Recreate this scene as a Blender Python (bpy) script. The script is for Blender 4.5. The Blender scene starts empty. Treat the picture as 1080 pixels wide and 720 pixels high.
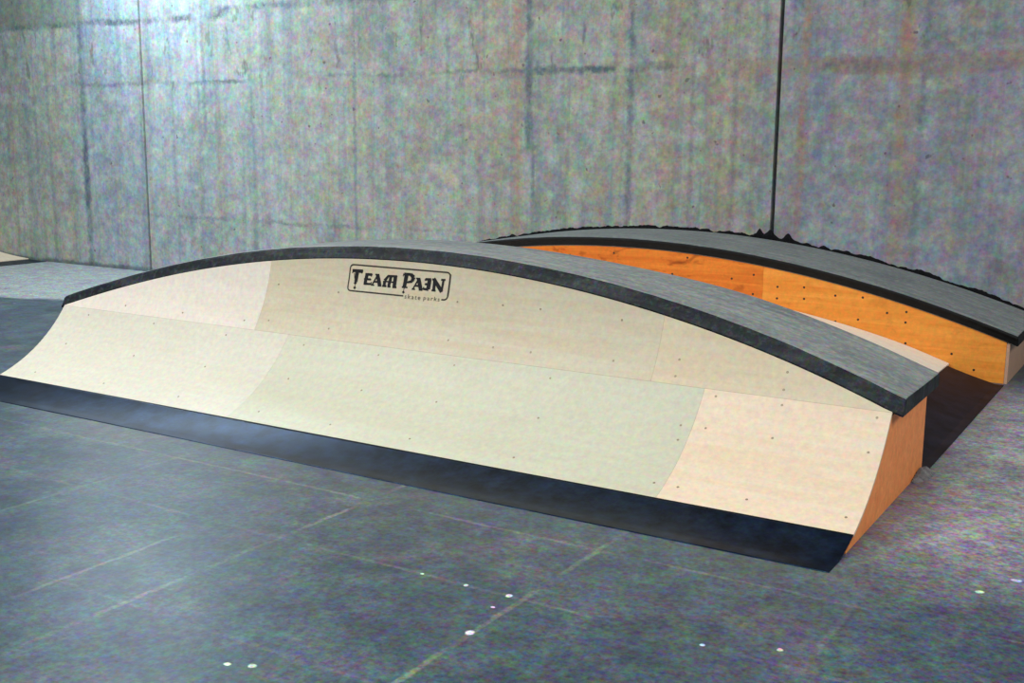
import bpy, bmesh, math, random
from mathutils import Vector, Matrix
from mathutils.noise import noise as pn
random.seed(7)
C = bpy.context.scene.collection
PI = math.pi

# ------------------------------------------------------------------ node helpers
class NT:
    def __init__(s, name):
        s.m = bpy.data.materials.new(name); s.m.use_nodes = True
        s.n = s.m.node_tree.nodes; s.l = s.m.node_tree.links
        s.bsdf = s.n['Principled BSDF']
        tc = s.n.new('ShaderNodeTexCoord'); s.P = tc.outputs['Object']
        sep = s.n.new('ShaderNodeSeparateXYZ'); s.l.new(s.P, sep.inputs[0])
        s.x, s.y, s.z = sep.outputs
    def _in(s, sock, v):
        if isinstance(v, bpy.types.NodeSocket): s.l.new(v, sock)
        elif isinstance(v, (tuple, list)) and sock.type == 'RGBA': sock.default_value = (*v[:3], 1)
        else: sock.default_value = v
    def math(s, op, a, b=0.0, clamp=False):
        n = s.n.new('ShaderNodeMath'); n.operation = op; n.use_clamp = clamp
        s._in(n.inputs[0], a); s._in(n.inputs[1], b); return n.outputs[0]
    def add(s, a, b): return s.math('ADD', a, b)
    def mul(s, a, b): return s.math('MULTIPLY', a, b)
    def vec(s, sx, sy, sz, off=(0, 0, 0)):
        n = s.n.new('ShaderNodeMapping'); s.l.new(s.P, n.inputs[0])
        n.inputs['Scale'].default_value = (sx, sy, sz); n.inputs['Location'].default_value = off
        return n.outputs[0]
    def noise(s, scale=1.0, detail=4, rough=.6, vec=None, color=False, dist=0.0):
        n = s.n.new('ShaderNodeTexNoise'); s.l.new(vec or s.P, n.inputs['Vector'])
        n.inputs['Scale'].default_value = scale; n.inputs['Detail'].default_value = detail
        n.inputs['Roughness'].default_value = rough; n.inputs['Distortion'].default_value = dist
        return n.outputs['Color' if color else 'Fac']
    def ramp(s, fac, stops, mode='LINEAR'):
        n = s.n.new('ShaderNodeValToRGB'); s._in(n.inputs[0], fac); r = n.color_ramp; r.interpolation = mode
        while len(r.elements) < len(stops): r.elements.new(0.5)
        for e, (p, c) in zip(r.elements, stops):
            e.position = p; e.color = (c, c, c, 1) if isinstance(c, (int, float)) else (*c, 1)
        return n.outputs[0]
    def step(s, v, a, b):            # smoothstep-like map a..b -> 0..1
        n = s.n.new('ShaderNodeMapRange'); n.interpolation_type = 'SMOOTHSTEP'; s._in(n.inputs[0], v)
        n.inputs[1].default_value = a; n.inputs[2].default_value = b; return n.outputs[0]
    def mix(s, f, a, b, mode='MIX'):
        n = s.n.new('ShaderNodeMix'); n.data_type = 'RGBA'; n.blend_type = mode
        s._in(n.inputs['Factor'], f); s._in(n.inputs[6], a); s._in(n.inputs[7], b); return n.outputs[2]
    def line(s, v, pos, w, soft=.5):  # 1 on a line v == pos of half width w
        d = s.math('ABSOLUTE', s.add(v, -pos)); n = s.n.new('ShaderNodeMapRange'); n.interpolation_type = 'SMOOTHSTEP'
        s._in(n.inputs[0], d); n.inputs[1].default_value = w * soft; n.inputs[2].default_value = w
        n.inputs[3].default_value = 1; n.inputs[4].default_value = 0; return n.outputs[0]
    def range(s, v, a, b, soft=.05):
        return s.mul(s.step(v, a - soft, a + soft), s.math('SUBTRACT', 1.0, s.step(v, b - soft, b + soft)))
    def chroma(s, col, amount, scale, vec=None):   # many-hued fine mottling
        c = s.noise(scale, 3, .75, vec, color=True)
        n = s.n.new('ShaderNodeVectorMath'); n.operation = 'MULTIPLY_ADD'; s.l.new(c, n.inputs[0])
        n.inputs[1].default_value = (amount * 2,) * 3; n.inputs[2].default_value = (1 - amount,) * 3
        return s.mix(1.0, col, n.outputs[0], 'MULTIPLY')
    def done(s, col, rough=.6, spec=.5, metal=0.0, bump=None, bstr=.2, bdist=.01):
        s._in(s.bsdf.inputs['Base Color'], col); s._in(s.bsdf.inputs['Roughness'], rough)
        s.bsdf.inputs['Specular IOR Level'].default_value = spec; s._in(s.bsdf.inputs['Metallic'], metal)
        if bump is not None:
            b = s.n.new('ShaderNodeBump'); b.inputs['Strength'].default_value = bstr; b.inputs['Distance'].default_value = bdist
            s.l.new(bump, b.inputs['Height']); s.l.new(b.outputs[0], s.bsdf.inputs['Normal'])
        return s.m

# ------------------------------------------------------------------ materials
def mat_wall():
    t = NT('cast_concrete_wall')
    wob = t.mul(t.add(t.noise(1.6, 3), -.5), .10)
    xw = t.add(t.x, t.mul(wob, .6)); zw = t.add(t.z, wob)
    # tone of every cast bay
    u = t.mul(t.add(t.add(t.x, t.mul(wob, 3)), 14.0), 1 / 16.0)
    def X(x): return (x + 14.0) / 16.0
    col = t.ramp(u, [(X(-12), (.27, .29, .24)), (X(-10.1), (.29, .30, .26)), (X(-9.7), (.24, .28, .32)), (X(-9.1), (.27, .30, .34)),
                     (X(-8.7), (.30, .34, .35)), (X(-7.0), (.31, .33, .31)), (X(-4.4), (.30, .31, .27)), (X(-4.0), (.25, .285, .26)),
                     (X(-3.0), (.265, .28, .245)), (X(-1.95), (.26, .275, .24)), (X(-1.75), (.25, .275, .305)), (X(1), (.27, .275, .315))])
    # cloudy mottling and vertical runs
    cl = t.noise(1.1, 6, .62, dist=.4)
    col = t.mix(t.ramp(cl, [(.40, 0.0), (.64, .62)]), col, (.15, .175, .18))
    cl2 = t.noise(5.5, 5, .7)
    col = t.mix(t.ramp(cl2, [(.44, 0.0), (.66, .55)]), col, (.40, .43, .42))
    st = t.noise(1.0, 4, .6, t.vec(7, 1, .22))
    col = t.mix(t.ramp(st, [(.47, 0.0), (.68, .42)]), col, (.30, .245, .17))
    st2 = t.noise(1.0, 4, .6, t.vec(9, 1, .3, (4, 0, 3)))
    col = t.mix(t.ramp(st2, [(.48, 0.0), (.68, .42)]), col, (.10, .135, .165))
    # form board lines: dark leaks, ochre streaks
    brk = t.noise(2.6, 4, .7)
    on = t.mul(t.ramp(brk, [(.38, .12), (.58, 1.0)]), t.ramp(t.noise(19, 3, .7), [(.34, .45), (.54, 1.0)]))
    fine = t.mul(t.add(t.noise(16, 4, .8), -.5), .10)
    xf = t.add(xw, fine); zf = t.add(zw, fine)
    dark = [(t.x, -9.88, .075, .8, None), (t.x, -7.96, .045, .55, (1.5, 9)), (t.x, -5.97, .03, .35, None), (t.x, -4.05, .06, .75, (1.4, 9)),
            (t.x, -4.0, .03, .4, (0, 1.5)), (t.x, -3.09, .045, .55, None), (t.x, -.80, .05, .35, None), (t.x, -2.55, .03, .3, None), (t.x, -2.2, .04, .35, None)]
    for v, p, w, k, zr in dark:
        f = t.line(t.add(v, fine), p, w, .1)
        f = t.mul(f, t.mul(t.add(t.mul(on, .65), .35), min(1.0, k * 1.3)))
        if zr: f = t.mul(f, t.range(t.z, zr[0], zr[1], .2))
        col = t.mix(f, col, (.075, .10, .125))
    for p, w, k in [(-.93, .07, .6), (-1.66, .05, .55), (-4.17, .08, .45), (-3.2, .06, .3), (-2.75, .09, .35), (-6.02, .05, .3), (-2.4, .07, .3)]:
        col = t.mix(t.mul(t.line(xf, p, w, .2), t.mul(t.ramp(brk, [(.4, .45), (.6, 1.0)]), min(1.0, k * 1.3))), col, (.29, .21, .145))
    for p, w, k, xr in [(2.69, .055, 1.0, (-12.5, -7.6)), (2.74, .05, .7, (-7.8, -4.3)), (2.03, .035, .75, (-10.2, -7.4)), (2.06, .03, .5, (-6.6, -3.2)), (2.05, .055, .9, (-4.1, -2.6)),
                        (2.04, .075, 1.0, (-1.5, -.85)), (.635, .03, .5, (-9.0, -5.9)), (.66, .025, .3, (-5.3, -3.9))]:
        f = t.mul(t.mul(t.line(zf, p, w, .15), t.range(t.x, xr[0], xr[1], .15)), t.mul(on, k))
        col = t.mix(f, col, (.07, .095, .115))
    f = t.mul(t.mul(t.line(zf, 2.04, .085, .4), t.range(t.x, -2.3, 3, .2)), .62)
    col = t.mix(f, col, (.26, .205, .165))
    col = t.mix(t.mul(t.mul(t.step(zf, 2.66, 2.72), t.math('SUBTRACT', 1.0, t.step(t.x, -10.1, -9.7))), .6), col, (.12, .155, .125))
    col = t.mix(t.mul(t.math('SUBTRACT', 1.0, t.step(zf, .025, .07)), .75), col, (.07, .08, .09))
    # pits and drips just under the upper pour line
    pit = t.mul(t.ramp(t.noise(6.0, 3, .6, t.vec(1.2, 1, .5)), [(.62, 0.0), (.68, .8)]), t.range(t.z, 1.95, 2.75, .1))
    col = t.mix(pit, col, (.14, .14, .13))
    bh = t.ramp(t.noise(14, 2, .5), [(.70, 0.0), (.75, .8)])
    col = t.mix(bh, col, (.08, .09, .10))
    col = t.mix(1.0, col, t.ramp(u, [(X(-12), (1.2, 1.22, 1.2)), (X(-3), (1.28, 1.30, 1.28)), (X(-1.9), (1.2, 1.2, 1.2)), (X(-1.8), (1.05, 1.05, 1.08))]), 'MULTIPLY')
    col = t.chroma(col, .75, 28)
    col = t.chroma(col, .6, 9)
    return t.done(col, .8, .25, bump=t.add(t.noise(30, 5, .7), t.mul(cl2, .6)), bstr=.35, bdist=.006)

def mat_floor():
    t = NT('power_trowelled_concrete_floor')
    a = t.noise(.9, 7, .62, dist=.5); b = t.noise(4.5, 6, .7); c = t.noise(1.0, 5, .65, t.vec(2.2, .55, 1))
    col = t.mix(t.ramp(a, [(.3, 0.0), (.7, 1.0)]), (.022, .042, .058), (.056, .084, .108))
    col = t.mix(t.ramp(b, [(.42, 0.0), (.75, .6)]), col, (.10, .135, .165))
    col = t.mix(t.ramp(c, [(.5, 0.0), (.72, .65)]), col, (.042, .050, .080))
    col = t.mix(t.ramp(t.noise(1.7, 5, .7, t.vec(1, 1, 1, (3, 8, 0))), [(.52, 0.0), (.72, .6)]), col, (.135, .135, .15))
    # light painted into the colour: pale strip along the wall foot, left of ramps
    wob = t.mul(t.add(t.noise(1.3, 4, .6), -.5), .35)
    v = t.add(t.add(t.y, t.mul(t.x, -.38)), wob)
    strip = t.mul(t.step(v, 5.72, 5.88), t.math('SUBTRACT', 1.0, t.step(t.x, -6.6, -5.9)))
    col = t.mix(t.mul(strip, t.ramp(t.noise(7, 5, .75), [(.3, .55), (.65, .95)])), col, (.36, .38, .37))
    dust = t.mul(t.range(t.x, .06, 1.2, .25), t.range(t.y, .3, 3.6, .6))
    col = t.mix(t.mul(dust, t.ramp(b, [(.30, .35), (.62, 1.0)])), col, (.36, .345, .365))
    # pale saw-cut joints, worn away here and there
    fine = t.mul(t.add(t.noise(9, 3, .6), -.5), .03)
    xf = t.add(t.x, fine); yf = t.add(t.y, fine)
    wear = t.ramp(t.noise(1.4, 4, .7, t.vec(1, 1, 1, (5, 1, 0))), [(.42, .05), (.60, .62)])
    for p, k in [(-1.85, .8), (-.78, .75), (.15, .3), (1.1, .5), (-3.0, .4), (-4.0, .4), (-5.0, .4)]:
        col = t.mix(t.mul(t.line(xf, p, .016, .3), t.mul(wear, k)), col, (.235, .24, .205))
    for p, k in [(-.24, .8), (-.78, .5), (-1.5, .4), (-2.6, .4)]:
        col = t.mix(t.mul(t.line(yf, p, .014, .3), t.mul(wear, k)), col, (.22, .22, .205))
    col = t.mix(t.mul(t.mul(t.line(xf, -2.19, .014, .3), t.range(t.y, -1.6, -1.0, .1)), .5), col, (.22, .22, .2))
    # scattered paint and plaster spots
    fl = t.n.new('ShaderNodeTexVoronoi'); fl.inputs['Scale'].default_value = 2.3; t.l.new(t.P, fl.inputs['Vector'])
    spot = t.mul(t.ramp(fl.outputs['Distance'], [(.022, 1.0), (.045, 0.0)]), t.ramp(t.noise(1.1, 2, .5, t.vec(1, 1, 1, (9, 4, 0))), [(.48, 0.0), (.56, 1.0)]))
    col = t.mix(t.mul(spot, .7), col, (.5, .52, .5))
    for sx, sy, r in [(-.788, -1.084, .020), (-.835, -.777, .016), (-1.005, -.782, .012), (-.83, -.884, .009), (-1.189, -.78, .009), (.055, -.682, .013), (.48, .11, .016),
                      (-1.189, -1.604, .016), (-1.254, -1.632, .013), (-.155, -.779, .011), (.571, .287, .02)]:
        d = t.math('SQRT', t.add(t.math('POWER', t.add(xf, -sx), 2.0), t.math('POWER', t.add(yf, -sy), 2.0)))
        col = t.mix(t.line(d, 0, r, .5), col, (.60, .63, .60))
    col = t.chroma(col, 1.8, 46)
    col = t.chroma(col, .9, 12)
    rough = t.ramp(a, [(.3, .32), (.7, .46)])
    return t.done(col, rough, .33, bump=t.add(b, t.noise(60, 3, .6)), bstr=.12, bdist=.004)

def mat_ply(name, base, dark, grain=.5, knots=0.0, spec=.3):
    t = NT(name)
    off = random.uniform(0, 20)
    g = t.noise(1.0, 5, .6, t.vec(1.1, 17, 17, (off, off, 0)), dist=.6)
    f = t.noise(1.0, 3, .6, t.vec(4, 90, 90, (off, 0, 0)))
    col = t.mix(t.ramp(g, [(.38, 0.0), (.68, grain)]), base, dark)
    col = t.mix(t.ramp(f, [(.5, 0.0), (.8, grain * .6)]), col, dark)
    if knots:
        k = t.noise(1.0, 3, .55, t.vec(3.2, 7, 7, (off, 2, 3)), dist=1.6)
        col = t.mix(t.ramp(k, [(.58, 0.0), (.70, knots)]), col, tuple(c * .45 for c in dark))
    b = t.noise(2.2, 4, .6)
    col = t.mix(t.ramp(b, [(.4, 0.0), (.75, .25)]), col, tuple(min(.9, c * 1.15) for c in base))
    col = t.chroma(col, .30, 36)
    return t.done(col, .5, spec, bump=f, bstr=.06, bdist=.002)

def mat_concrete(name, base, dark, light, rough=.65, chroma=.3, sc=1.0, spec=.25):
    t = NT(name)
    a = t.noise(3.0 * sc, 6, .7, t.vec(.6, 1, 1)); b = t.noise(22 * sc, 4, .7); st = t.noise(1.0, 4, .6, t.vec(1.4, 22, 3))
    col = t.mix(t.ramp(a, [(.38, 0.0), (.68, .8)]), base, dark)
    col = t.mix(t.ramp(st, [(.48, 0.0), (.72, .55)]), col, light)
    col = t.mix(t.ramp(b, [(.5, 0.0), (.72, .6)]), col, light)
    col = t.chroma(col, chroma, 40)
    return t.done(col, rough, spec, bump=t.add(b, a), bstr=.3, bdist=.006)

def mat_plain(name, base, var=.3, rough=.5, spec=.5, metal=0.0, sc=12, chroma=.2):
    t = NT(name)
    a = t.noise(sc, 5, .7)
    col = t.mix(t.ramp(a, [(.35, 0.0), (.7, 1.0)]), tuple(c * (1 - var) for c in base), tuple(min(1, c * (1 + var)) for c in base))
    if chroma: col = t.chroma(col, chroma, 40)
    return t.done(col, rough, spec, metal, bump=a, bstr=.1, bdist=.003)

M = dict(
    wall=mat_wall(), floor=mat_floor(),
    cream=mat_ply('pale_birch_plywood', (.52, .525, .40), (.50, .475, .335), .5),
    cream3=mat_ply('pale_warm_plywood', (.575, .56, .455), (.55, .505, .385), .45),
    cream2=mat_ply('pale_pinkish_plywood', (.67, .62, .535), (.63, .55, .42), .45),
    tan=mat_ply('tan_birch_plywood', (.55, .505, .375), (.51, .415, .26), .6),
    tan2=mat_ply('light_tan_plywood', (.585, .52, .375), (.55, .435, .27), .6),
    peach=mat_ply('peach_birch_plywood', (.70, .585, .44), (.67, .50, .325), .6),
    white=mat_ply('pale_edge_plywood', (.84, .80, .68), (.74, .66, .5), .35),
    orange=mat_ply('orange_stained_plywood', (.89, .345, .055), (.74, .22, .022), .8, .25, .25),
    orange_knot=mat_ply('knotty_orange_plywood', (.80, .235, .028), (.55, .11, .010), .9, .85, .25),
    side=mat_ply('side_stained_plywood', (.88, .315, .10), (.70, .20, .05), .6, .15, .25),
    pink=mat_ply('dusty_plywood_end', (.52, .33, .22), (.40, .26, .2), .5, .1, .25),
    top=mat_concrete('grey_cap_concrete', (.20, .22, .215), (.115, .135, .14), (.33, .345, .32), .65, .9),
    lip=mat_concrete('waxed_cap_edge', (.013, .018, .022), (.003, .004, .005), (.060, .072, .078), .55, 1.8, 1.4, .15),
    black=mat_concrete('blackened_cap_edge', (.004, .0045, .005), (.0015, .0015, .002), (.013, .012, .011), .65, .5),
    steel=mat_plain('dark_steel_plate', (.013, .027, .058), .6, .42, .12, .9, 9, .9),
    steel_worn=mat_plain('scuffed_steel_plate', (.008, .0075, .014), .7, .55, .15, 0.0, 8, 1.0),
    ink=mat_plain('black_stencil_paint', (.006, .006, .007), .2, .6, .3, 0.0, 20, 0),
    frame=mat_plain('dark_frame_paint', (.035, .03, .022), .3, .6, .3, 0.0, 20, 0),
    grey=mat_plain('small_print_paint', (.10, .09, .06), .3, .6, .3, 0.0, 20, 0),
    screw=mat_plain('dark_screw_metal', (.05, .035, .022), .3, .5, .5, 0.4, 40, 0),
    screw_pale=mat_plain('dull_screw_metal', (.30, .25, .17), .3, .5, .4, 0.3, 40, 0),
    foam=mat_plain('black_sealant', (.004, .004, .005), .4, .7, .12, 0.0, 30, 0),
    mortar=mat_plain('grey_mortar', (.15, .15, .155), .4, .8, .3, 0.0, 25, .3),
)

# ------------------------------------------------------------------ object helpers
def mesh_obj(name, verts, faces, mat, parent=None, mats=None, smooth=False):
    me = bpy.data.meshes.new(name)
    off = parent.matrix_basis.translation if parent is not None and parent.type == 'EMPTY' else None
    if parent is not None and off is None:
        q = parent
        while q.parent is not None: q = q.parent
        off = q.matrix_basis.translation
    vs = [Vector(v) - off for v in verts] if off is not None else [Vector(v) for v in verts]
    me.from_pydata(vs, [], faces)
    bm = bmesh.new(); bm.from_mesh(me); bmesh.ops.recalc_face_normals(bm, faces=bm.faces); bm.to_mesh(me); bm.free()
    for m in (mat if isinstance(mat, list) else [mat]): me.materials.append(m)
    if mats:
        for p in me.polygons: p.material_index = mats(p)
    if smooth:
        for p in me.polygons: p.use_smooth = True
    o = bpy.data.objects.new(name, me); C.objects.link(o)
    if parent is not None: o.parent = parent
    return o
def thing(name, label, cat, loc, group=None):
    o = bpy.data.objects.new(name, None); C.objects.link(o); o.location = loc; o.empty_display_size = .2
    o['label'] = label; o['category'] = cat
    if group: o['group'] = group
    return o
def loft(sections, closed=True):
    """rings of equal length -> verts, faces, with end caps"""
    n = len(sections[0]); v = [p for s in sections for p in s]; f = []
    for i in range(len(sections) - 1):
        for j in range(n if closed else n - 1):
            a = i * n + j; b = i * n + (j + 1) % n
            f.append((a, b, b + n, a + n))
    if closed:
        f.append(tuple(range(n))); f.append(tuple(range((len(sections) - 1) * n, len(sections) * n)))
    return v, f
def lin(a, b, n): return [a + (b - a) * i / (n - 1) for i in range(n)]
def bevel(o, w, seg=2, ang=30):
    m = o.modifiers.new('bevel', 'BEVEL'); m.width = w; m.segments = seg; m.limit_method = 'ANGLE'; m.angle_limit = math.radians(ang)

# ------------------------------------------------------------------ setting
WY = 4.705
def wall():
    xs = [-22, -8.905, -8.875, -1.870, -1.838, 9]
    v = []; f = []
    prof = []
    for i, x in enumerate(xs[:-1]):
        pass
    pts = [(-22, 0)]
    for a, b in ((-8.907, -8.873), (-1.872, -1.838)):
        pts += [(a, 0), (a, .09), (b, .09), (b, 0)]
    pts += [(9, 0), (9, .3), (-22, .3)]
    sec = [[(x, WY + d, z) for x, d in pts] for z in (0, 5.2)]
    v, f = loft(sec)
    o = mesh_obj('wall_back', v, f, M['wall']); o['kind'] = 'structure'
    o['label'] = 'stained cast concrete wall with narrow vertical joints behind the ramps'
def floor():
    v = [(-22, -9, -.2), (9, -9, -.2), (9, WY, -.2), (-22, WY, -.2), (-22, -9, 0), (9, -9, 0), (9, WY, 0), (-22, WY, 0)]
    f = [(0, 1, 2, 3), (4, 5, 6, 7), (0, 1, 5, 4), (1, 2, 6, 5), (2, 3, 7, 6), (3, 0, 4, 7)]
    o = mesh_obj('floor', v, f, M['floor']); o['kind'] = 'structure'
    o['label'] = 'dark blue grey concrete floor with pale joints and paint specks'
wall(); floor()

# ------------------------------------------------------------------ front ramp
L, R, HE, HA, D = 5.148, .961, .4086, .839, 1.48
def arch(x, x0, x1, he, ha):
    u = (2 * x - x0 - x1) / (x1 - x0); return he + (ha - he) * (1 - u * u)
def h1(x): return arch(max(-L, min(0, x)), -L, 0, HE, HA) + (.0 if -L <= x <= 0 else -.33 * (max(0, x) + max(0, -L - x)))
def prof(s, off=0.0):              # point on the transition, off > 0 goes into the ramp
    t = s / R; r = R + off
    return (r * math.sin(t), R - r * math.cos(t))
def s_of_z(z): return R * math.acos(1 - z / R)
def y_of_z(z): return R * math.sin(math.acos(1 - z / R))

ramp = thing('skate_ramp', 'long concave plywood skate ramp with lettering and arched concrete cap, nearest the camera', 'ramp', (-L / 2, D / 2, 0))

def arc_sheet(name, x0, x1, s0, s1, mat, thick, off, nx, ns, parent, floor_z=.0):
    """a sheet bent over the transition; s1 may be a function of x; has real thickness"""
    v = []; f = []
    for lay in (0, 1):
        for i in range(nx + 1):
            x = x0 + (x1 - x0) * i / nx; e = s1(x) if callable(s1) else s1
            for j in range(ns + 1):
                y, z = prof(s0 + (e - s0) * j / ns, off + lay * thick); v.append((x, y, max(z, .0 if lay else floor_z)))
    N = (nx + 1) * (ns + 1); w = ns + 1
    for lay in (0, 1):
        for i in range(nx):
            for j in range(ns):
                a = lay * N + i * w + j; f.append((a, a + 1, a + w + 1, a + w))
    for i in range(nx):
        for j in (0, ns):
            a = i * w + j; f.append((a, a + w, a + w + N, a + N))
    for j in range(ns):
        for i in (0, nx):
            a = i * w + j; f.append((a, a + 1, a + 1 + N, a + N))
    return mesh_obj(name, v, f, mat, parent)
top_s = lambda x: s_of_z(h1(x) + .009)
SS = .93; G = .0004
sheets = {}
def sheet(key, x0, x1, s0, s1, mat, label):
    o = arc_sheet('plywood_sheet', x0 + G, x1 - G, s0 + G, s1 if callable(s1) else s1 - G, M[mat], .012, 0, 30, 14, ramp)
    o['label'] = label; sheets[key] = o; return o
sheet('ll', -L, -3.24, .31, SS, 'cream3', 'lower left pale plywood sheet')
sheet('lm', -3.24, -.80, .31, SS, 'cream', 'lower middle pale cream plywood sheet')
sheet('lr', -.80, .004, .31, SS, 'peach', 'lower right peach toned plywood sheet')
# the top row follows the arch; its outer sheets run out to nothing at the ends
sheet('ul', -L, -3.50, SS, lambda x: max(SS + .003, top_s(x)), 'cream2', 'upper left pale plywood sheet under the cap')
sheet('um', -3.50, -1.06, SS, top_s, 'tan', 'upper tan plywood sheet carrying the lettering')
sheet('ur', -1.06, .004, SS, lambda x: max(SS + .003, top_s(x)), 'tan2', 'upper right pale tan plywood sheet under the cap')
plate = arc_sheet('threshold_plate', -L - .002, .002, 0.0, .3095, M['steel'], .006, .0015, 8, 24, ramp, .0012)
for p in plate.data.polygons[:8 * 24]: p.use_smooth = True
plate['label'] = 'dark steel threshold plate along the foot'

def side_panel(x0, x1, mat):
    ring = []
    ss = lin(.02, s_of_z(HE), 24)
    prof_pts = [prof(s, .019) for s in ss]
    prof_pts = [(y, z) for y, z in prof_pts if z >= 0.0]
    poly = [(prof_pts[0][0], 0.0)] + prof_pts + [(D, HE - .004), (D, 0.0)]
    sec = [[(x, y, z) for y, z in poly] for x in (x0, x1)]
    v, f = loft(sec)
    return mesh_obj('side_panel', v, f, mat, ramp)
sp = side_panel(-.018, 0.0, M['side']); sp['label'] = 'orange stained right end panel with curved front edge'
side_panel(-L, -L + .018, M['side'])
xs = lin(-L + .019, -.019, 40)
sec = [[(x, D - .018, 0), (x, D, 0), (x, D, h1(x) - .004), (x, D - .018, h1(x) - .004)] for x in xs]
v, f = loft(sec); mesh_obj('back_panel', v, f, M['side'], ramp)

# arched concrete cap: section swept along the arch
def cap(name, xs, bottom_front, h, ty, tz, yback, mats, parent, wob=.003, lift=lambda x: 0.0, sk=.012):
    sec = []
    for i, x in enumerate(xs):
        yb = bottom_front(x); z = h(x); r = random.uniform(-wob, wob); r2 = random.uniform(-wob, wob)
        yt = yb + ty; e = lift(x)
        sec.append([(x, yb + sk, z + .002), (x, yb + sk + r * .2, z + .013), (x, yb + ty * .5 + r * .5 + .004, z + tz * .5), (x, yt - .012 + r, z + tz - .014), (x, yt - .002, z + tz - .004 + r2 * .3),
                    (x, yt + .018, z + tz), (x, (yt + yback) / 2, z + tz + r2 * .4 + e * .6), (x, yback - .012, z + tz + e), (x, yback, z + tz - .012 + e), (x, yback, z + .006)])
    v, f = loft(sec); n = len(sec[0])
    o = mesh_obj(name, v, f, mats, parent)
    nf = len(f)
    for k, p in enumerate(o.data.polygons):
        if k >= nf - 2: p.material_index = 1
        else: p.material_index = 1 if (k % n) in (0, 1, 2, 3) else 0
        p.use_smooth = False
    return o
bf = lambda x: y_of_z(h1(max(-L, min(0, x))))
c1 = cap('concrete_cap', lin(-L - .05, .045, 90), bf, h1, .057, .0765, 1.498, [M['top'], M['lip'], M['top']], ramp, .003, lambda x: .020 * math.exp(-((x + .85) / .55) ** 2) - .008 * math.exp(-((x - .05) / .2) ** 2), .017)
c1['label'] = 'arched grey concrete cap with a dark waxed front edge'
bevel(c1, .006, 2, 50)

# lettering, printed on the bent sheet -------------------------------------------------
LX0, LX1, LS0, LS1 = -2.922, -2.264, 1.216, 1.358
LW, LH = LX1 - LX0, LS1 - LS0
def on_sheet(u, v, lift=.0015):    # u 0..1 left-right, v 0..1 top-down
    y, z = prof(LS1 - v * LH, -lift); return (LX0 + u * LW, y, z)
class Print:
    def __init__(s): s.v = []; s.f = []; s.k = 0
    def quad(s, p, nu=1, nv=6):     # four uv corners, tessellated so that it hugs the bend
        s.k += 1; lift = .0012 + .00004 * (s.k % 12)
        b = len(s.v)
        for i in range(nu + 1):
            for j in range(nv + 1):
                a, c = i / nu, j / nv
                q = [(1 - a) * ((1 - c) * p[0][k] + c * p[3][k]) + a * ((1 - c) * p[1][k] + c * p[2][k]) for k in (0, 1)]
                s.v.append(on_sheet(*q, lift))
        w = nv + 1
        for i in range(nu):
            for j in range(nv): a = b + i * w + j; s.f.append((a, a + 1, a + w + 1, a + w))
    def stroke(s, p, q, w0, w1=None):   # pen stroke in metres space given in uv
        w1 = w1 or w0
        ax, ay, bx, by = p[0] * LW, p[1] * LH, q[0] * LW, q[1] * LH
        d = math.hypot(bx - ax, by - ay); nx, ny = -(by - ay) / d, (bx - ax) / d
        c = [(ax + nx * w0 / 2, ay + ny * w0 / 2), (ax - nx * w0 / 2, ay - ny * w0 / 2), (bx - nx * w1 / 2, by - ny * w1 / 2), (bx + nx * w1 / 2, by + ny * w1 / 2)]
        s.quad([(x / LW, y / LH) for x, y in c], 2, 6)
    def diamond(s, u, v, r):
        ru, rv = r / LW, r / LH
        s.quad([(u, v - rv), (u + ru, v), (u, v + rv), (u - ru, v)], 3, 3)
    def build(s, name, mat, parent): return mesh_obj(name, s.v, s.f, mat, parent)
fr = Print(); tw = .0075
cu, cv = .03, .14                   # rounded corners
fr.stroke((cu, 0), (1 - cu, 0), tw); fr.stroke((0, cv), (0, 1 - cv), tw); fr.stroke((1, cv * .4), (1, 1 - cv), tw * 1.35)
fr.stroke((cu, 1), (.575, 1), tw); fr.stroke((.945, 1), (1 - cu, 1), tw)
for (a0, ccx, ccy) in ((PI, cu, cv), (PI * 1.5, 1 - cu, cv), (0, 1 - cu, 1 - cv), (PI * .5, cu, 1 - cv)):
    for k in range(4):
        p = [(ccx + cu * math.cos(a), ccy + cv * math.sin(a)) for a in (a0 + k * PI / 8 - .06, a0 + (k + 1) * PI / 8 + .06)]
        fr.stroke(p[0], p[1], tw)
logo = fr.build('printed_frame', M['frame'], sheets['um']); logo['label'] = 'thin dark rectangular frame printed around the lettering'

def letter(u0, u1, v0, v1, strokes, dias=(), drops=()):
    h = (v1 - v0) * LH; le = Print()
    for a, b, w, *w2 in strokes:
        le.stroke((u0 + a[0] * (u1 - u0), v1 - a[1] * (v1 - v0)), (u0 + b[0] * (u1 - u0), v1 - b[1] * (v1 - v0)), w * h * 1.22, (w2[0] * h * 1.22 if w2 else None))
    for a, b, r in dias: le.diamond(u0 + a * (u1 - u0), v1 - b * (v1 - v0), r * h)
    for a, b, r in drops: le.stroke((a, v1 - .02), (a, b), .003); le.diamond(a, b, r)
    le.build('letter', M['ink'], sheets['um'])
letter(.025, .135, .17, .72, [((0, .90), (1, .90), .17, .20), ((.48, .92), (.45, .12), .26, .22), ((.10, .96), (.02, .70), .12, .04), ((.96, .98), (.90, .74), .12, .04), ((.45, .16), (.30, .0), .16, .03), ((.22, .75), (.30, .35), .05)], [(.42, .06, .13)], [(.072, .87, .010)])
letter(.150, .237, .29, .72, [((.35, .95), (.25, .1), .30, .28), ((.15, .93), (.95, .93), .16, .20), ((.25, .5), (.82, .5), .13, .16), ((.1, .08), (1, .10), .17, .14), ((.95, .98), (.88, .74), .12, .04), ((.98, .3), (.92, .05), .05, .14)], [(.82, .5, .11), (.12, .5, .09)])
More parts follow.
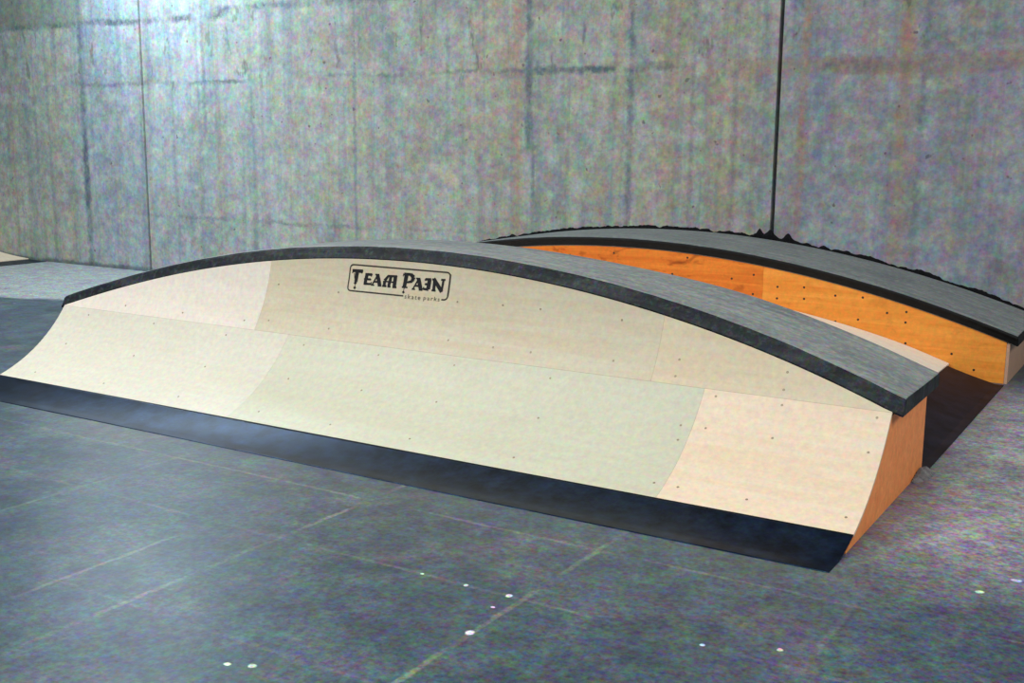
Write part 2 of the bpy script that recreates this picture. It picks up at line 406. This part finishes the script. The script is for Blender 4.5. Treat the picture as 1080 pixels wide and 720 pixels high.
letter(.240, .338, .29, .72, [((.05, .02), (.52, .98), .12), ((.48, 1.0), (.86, .04), .32, .32), ((.2, .34), (.8, .34), .13), ((-.05, .03), (.28, .03), .10), ((.66, .03), (1.04, .03), .12), ((.26, .98), (.62, .98), .10)])
letter(.350, .490, .28, .73, [((.14, .08), (.12, .5), .24, .26), ((.12, .5), (.38, .97), .24, .16), ((.32, .93), (.96, .95), .14), ((.55, .95), (.46, .08), .24), ((.86, 1.0), (.86, .04), .30), ((.0, .06), (.3, .06), .13), ((.38, .05), (.6, .05), .13), ((.74, .04), (1.03, .04), .13), ((.2, .45), (.86, .45), .09)], [(.93, .95, .12)])
letter(.545, .660, .16, .71, [((.30, 1.0), (.22, .10), .27, .24), ((.08, .95), (.68, .95), .15), ((.66, .96), (.92, .76), .20, .26), ((.92, .80), (.82, .50), .26, .20), ((.84, .50), (.38, .40), .16, .10), ((.24, .14), (.08, .0), .16, .04), ((.02, .06), (.5, .06), .08), ((.06, .96), (.0, .78), .10, .03)], [(.24, .07, .11)], [(.570, .86, .009)])
letter(.652, .748, .30, .73, [((.05, .02), (.52, .98), .12), ((.48, 1.0), (.86, .04), .32, .32), ((.2, .34), (.8, .34), .13), ((-.05, .03), (.28, .03), .10), ((.66, .03), (1.04, .03), .12), ((.26, .98), (.62, .98), .10)])
letter(.756, .828, .28, .72, [((.15, .92), (.92, .95), .17, .17), ((.72, .95), (.66, .12), .32), ((.2, .52), (.62, .52), .15), ((.72, .10), (.0, .10), .20, .14), ((.06, .28), (.02, .06), .05, .14)], [(.18, .88, .12), (.24, .52, .11)])
letter(.836, .952, .27, .72, [((.16, 1.0), (.20, .05), .24), ((.08, 1.0), (.86, .02), .28), ((.90, 1.02), (.84, .0), .17), ((.02, .05), (.36, .05), .12), ((.70, .97), (1.05, .99), .13), ((-.04, .96), (.2, .98), .10)], [(.80, .06, .12)])

def small_text(txt, u0, u1, v0, v1):
    cu_ = bpy.data.curves.new('tmp', 'FONT'); cu_.body = txt; cu_.space_character = 1.25; cu_.size = 1; cu_.resolution_u = 2
    to = bpy.data.objects.new('tmp', cu_); C.objects.link(to); bpy.context.view_layer.update()
    me = to.evaluated_get(bpy.context.evaluated_depsgraph_get()).to_mesh()
    pts = [tuple(p.co) for p in me.vertices]; fs = [tuple(p.vertices) for p in me.polygons]
    x0, x1 = min(p[0] for p in pts), max(p[0] for p in pts); y0, y1 = min(p[1] for p in pts), max(p[1] for p in pts)
    vs = [on_sheet(u0 + (u1 - u0) * (p[0] - x0) / (x1 - x0), v1 - (v1 - v0) * (p[1] - y0) / (y1 - y0), .0016) for p in pts]
    bpy.data.objects.remove(to); bpy.data.curves.remove(cu_)
    return mesh_obj('small_word', vs, fs, M['grey'], sheets['um'])
small_text('skate', .59, .745, .92, 1.09); small_text('parks', .775, .93, .92, 1.12)

# screws in the riding surface
def screw_mesh(mat, r=.0055, name='screw'):
    me = bpy.data.meshes.new(name); bm = bmesh.new()
    bmesh.ops.create_cone(bm, cap_ends=True, segments=10, radius1=r, radius2=r * .8, depth=.0018); bm.to_mesh(me); bm.free(); me.materials.append(mat); return me
sm_p = screw_mesh(M['screw_pale'], .0062); sm_d = screw_mesh(M['screw'], .0085)
def screw(me, parent, pos, nrm):
    q = parent
    while q.parent is not None: q = q.parent
    o = bpy.data.objects.new('screw', me); C.objects.link(o); o.parent = parent
    o.location = Vector(pos) - q.matrix_basis.translation; o.rotation_euler = Vector(nrm).to_track_quat('Z', 'Y').to_euler(); return o
def ramp_screw(key, x, s):
    y, z = prof(s, -.0003); t = s / R; screw(sm_p, sheets[key], (x, y, z), (0, -math.sin(t), math.cos(t)))
for x in (-4.9, -4.3, -3.7): 
    for s in (.40, .66, .88): ramp_screw('ll', x + random.uniform(-.02, .02), s + random.uniform(-.01, .01))
for x in (-3.1, -2.6, -2.1, -1.55, -.86):
    for s in (.40, .66, .736 if x > -1 else .88): ramp_screw('lm', x + random.uniform(-.02, .02), s)
for x in (-.74, -.444, -.05):
    for s in (.40, .74, .90): ramp_screw('lr', x, s)
for x in (-3.42, -2.98, -2.2, -1.928, -1.712, -1.27):
    for s in (1.0, 1.21): ramp_screw('um', x, s + random.uniform(-.01, .01))
for x in (-.95, -.453):
    ramp_screw('ur', x, .97); ramp_screw('ur', x, 1.05)
for x in (-4.6, -4.1, -3.6): ramp_screw('ul', x, .98)

# ------------------------------------------------------------------ rear ledge against the wall
Y2, HE2, HA2, XR, XL = 3.747, .2534, .7028, .0346, -5.344
def h2(x):
    xx = max(XL, min(XR, x)); return arch(xx, XL, XR, HE2, HA2) - .33 * (max(0, x - XR) + max(0, XL - x))
ledge = thing('grind_ledge', 'arched orange plywood ledge with black edged concrete cap against the wall, behind the front ramp', 'ledge', ((XL + XR) / 2, 4.2, 0))
panels = {}
for key, a, b, mat, lab in (('r', -1.575, XR - .019, 'orange', 'right bright orange plywood panel'), ('m', -4.013, -1.575, 'orange_knot', 'middle knotty reddish orange plywood panel'), ('l', XL + .019, -4.013, 'orange_knot', None)):
    xs = lin(a + G, b - G, 40)
    sec = [[(x, Y2, 0), (x, Y2 + .018, 0), (x, Y2 + .018, h2(x) + .004), (x, Y2, h2(x) + .004)] for x in xs]
    v, f = loft(sec); panels[key] = mesh_obj('plywood_panel', v, f, M[mat], ledge)
    if lab: panels[key]['label'] = lab
for a, b, lab in ((XR - .018, XR, 'dusty pinkish right end panel'), (XL, XL + .018, None)):
    v, f = loft([[(a, y, 0), (b, y, 0), (b, y, HE2 + .003), (a, y, HE2 + .003)] for y in (Y2, WY - .01)])
    o = mesh_obj('end_panel', v, f, M['pink'], ledge)
    if lab: o['label'] = lab
c2 = cap('concrete_cap', lin(XL - .05, .082, 90), lambda x: Y2 - .022, h2, .006, .0735, WY - .012, [M['top'], M['black'], M['top']], ledge, .003)
c2['label'] = 'arched grey concrete cap with a black front edge'
bevel(c2, .012, 3, 50)
# ragged sealant bead between cap and wall
sec = []
xs = lin(XL - .02, .075, 420)
for x in xs:
    h = h2(x) + .0735; top = .018 + .020 * max(-.5, pn(Vector((x * 5, 3, 0)))) + .016 * pn(Vector((x * 17, 9, 0))) + .006 * random.random()
    for px, pw in ((-1.86, .035), (-1.72, .03), (-1.95, .02)):
        top += .045 * math.exp(-((x - px) / pw) ** 2)
    dep = .012 + .010 * random.random()
    sec.append([(x, WY - dep, h - .004), (x, WY - dep * .9, h + top * .5), (x, WY - .004, h + top), (x, WY - .0015, h + top * .9), (x, WY - .0015, h - .004)])
v, f = loft(sec); o = mesh_obj('sealant_bead', v, f, M['foam'], ledge); o['label'] = 'ragged black sealant line where the cap meets the wall'
for x, z in [(-3.549, .643), (-2.729, .658), (-2.142, .659), (-2.255, .535), (-1.803, .533), (-1.644, .571), (-1.644, .436), (-3.1, .62), (-3.0, .5), (-2.0, .45)]:
    screw(sm_d, panels['m'], (x, Y2 - .0004, min(z, h2(x) - .02)), (0, -1, 0))
for x, z in [(-1.285, .51), (-1.281, .432), (-1.07, .471), (-.888, .473), (-.91, .323), (-.725, .384), (-.603, .401), (-.604, .332), (-.306, .156), (-.165, .067), (-1.06, .296), (-.595, .195), (-1.47, .5), (-1.47, .42)]:
    screw(sm_d, panels['r'], (x, Y2 - .0004, z), (0, -1, 0))

# ------------------------------------------------------------------ low hump in the channel between them
def hh(x):
    t = .03 - x; t = min(t, (x - XL) + 0.0) if x < (XL + XR) / 2 else t
    return max(0.0, h2(x) - HE2 - .005 - .022 * math.exp(-((t - .25) / .3) ** 2))
hump = thing('channel_hump', 'low pale plywood hump with dark steel end plate, between front ramp and rear ledge', 'ramp', ((XL + XR) / 2, 2.6, 0))
HY0, HY1 = D + .024, Y2 - .006
def hump_strip(name, xa, xb, mat, th, lift, y0, y1, n=40):
    xs = lin(xa, xb, n)
    sec = [[(x, y0, max(.0, hh(x) + lift - th)), (x, y1, max(.0, hh(x) + lift - th)), (x, y1, hh(x) + lift), (x, y0, hh(x) + lift)] for x in xs]
    v, f = loft(sec); return mesh_obj(name, v, f, mat, hump)
o = hump_strip('plywood_surface', XL + .33, -.315, M['white'], .012, .010, HY0, HY1, 70)
o['label'] = 'pale plywood riding surface'
o = hump_strip('threshold_plate', -.34, .026, M['steel_worn'], .005, .0035, HY0 - .006, Y2 - .06, 16); o['label'] = 'dark scuffed steel plate at the right end'
hump_strip('threshold_plate', XL + .02, XL + .355, M['steel_worn'], .005, .0035, HY0, Y2 - .06, 16)

# ------------------------------------------------------------------ shallow bank at far left
bank = thing('bank_ramp', 'shallow pale plywood bank with dark foot plate, at the far left edge against the wall', 'ramp', (-12.2, 3.4, 0))
BX, BR = -10.72, 6.5
def bz(x):
    t = BX - x; return BR - math.sqrt(BR * BR - t * t) if t > 0 else 0.0
def bank_strip(name, xa, xb, mat, th, lift, n):
    sec = [[(x, y, z) for y, z in ((1.9, max(0, bz(x) + lift - th)), (WY - .02, max(0, bz(x) + lift - th)), (WY - .02, bz(x) + lift), (1.9, bz(x) + lift))] for x in lin(xa, xb, n)]
    v, f = loft(sec); return mesh_obj(name, v, f, mat, bank)
bank_strip('threshold_plate', -11.03, -10.68, M['steel'], .006, .004, 10)
bank_strip('plywood_surface', -12.9, -11.01, M['peach'], .012, .013, 26)
for y in (1.92, WY - .05):
    ring = [(-11.05, 0.0)] + [(x, max(0, bz(x) - .003)) for x in lin(-11.05, -12.88, 20)] + [(-12.88, 0.0)]
    v, f = loft([[(x, yy, z) for x, z in ring] for yy in (y, y + .018)]); mesh_obj('side_panel', v, f, M['side'], bank)
v, f = loft([[(-12.90, y, 0), (-12.882, y, 0), (-12.882, y, bz(-12.88) - .003), (-12.90, y, bz(-12.88) - .003)] for y in (1.92, WY - .03)]); mesh_obj('back_panel', v, f, M['side'], bank)

# ------------------------------------------------------------------ mortar smear by the end panel
def mortar():
    v = []; f = []; n = 22
    for i in range(n + 1):
        t = i / n; y = 1.26 + .28 * t; w = .012 + .045 * math.sin(PI * t) ** .7 * (.7 + .5 * random.random()); h = .006 + .030 * math.sin(PI * t) * (.6 + .6 * random.random())
        v += [(.004, y, 0), (.004, y, h * .8), (.004 + w * .35, y, h * (.8 + .3 * random.random())), (.004 + w * .75, y, h * .45), (.004 + w, y, 0)]
    for i in range(n):
        for j in range(4): a = i * 5 + j; f.append((a, a + 1, a + 6, a + 5))
        f.append((i * 5 + 4, i * 5, i * 5 + 5, i * 5 + 9))
    f.append((0, 1, 2, 3, 4)); f.append(tuple(range(n * 5, n * 5 + 5)))
    o = mesh_obj('mortar_smear', v, f, M['mortar'])
    o['label'] = 'small lumpy grey mortar smear on floor at rear foot of orange end panel'; o['category'] = 'mortar'
mortar()

# ------------------------------------------------------------------ light: hall lamps overhead, one close to the wall at upper left, an added fill at right
def lamp(name, loc, rot, sx, sy, power, col, spread=PI):
    d = bpy.data.lights.new(name, 'AREA'); d.shape = 'RECTANGLE'; d.size = sx; d.size_y = sy; d.energy = power; d.color = col; d.spread = spread
    o = bpy.data.objects.new(name, d); C.objects.link(o); o.location = loc; o.rotation_euler = rot; return o
lamp('overhead_light', (-1.2, -2.6, 5.4), (math.radians(12), 0, 0), 4.5, 1.2, 205, (1.0, .985, .95))
lamp('overhead_light', (-6.0, -1.6, 5.4), (math.radians(12), 0, 0), 3.0, 1.2, 320, (.985, .98, 1.0))
lamp('overhead_light', (5.5, -.6, 5.4), (math.radians(5), math.radians(25), 0), 2.5, 1.2, 300, (1.0, .96, .9))  # added fill from the right, brightens the orange end panel
lamp('wall_lamp', (-8.4, 3.7, 4.5), (math.radians(10), 0, 0), 1.2, .5, 215, (.70, .88, 1.0))
w = bpy.data.worlds.new('World'); bpy.context.scene.world = w; w.use_nodes = True
w.node_tree.nodes['Background'].inputs[0].default_value = (.80, .90, 1.0, 1); w.node_tree.nodes['Background'].inputs[1].default_value = .30

# ------------------------------------------------------------------ camera
cam = bpy.data.cameras.new('Camera'); co = bpy.data.objects.new('Camera', cam); C.objects.link(co)
cam.sensor_fit = 'HORIZONTAL'; cam.sensor_width = 36; cam.lens = 1190.4031 / 1080 * 36; cam.clip_end = 200
r = Vector((0.85127851, 0.5246383, 0.00891967)); u = Vector((-0.10040507, 0.14618529, 0.98414871)); fw = Vector((-0.51501818, 0.83868023, -0.17712074))
m = Matrix((r, u, -fw)).transposed().to_4x4(); m.translation = (1.01310586, -3.78279459, 1.48972971); co.matrix_world = m
sc = bpy.context.scene; sc.camera = co
sc.view_settings.view_transform = 'Standard'; sc.view_settings.look = 'None'; sc.view_settings.gamma = 1; sc.view_settings.exposure = 0; sc.view_settings.use_curve_mapping = False
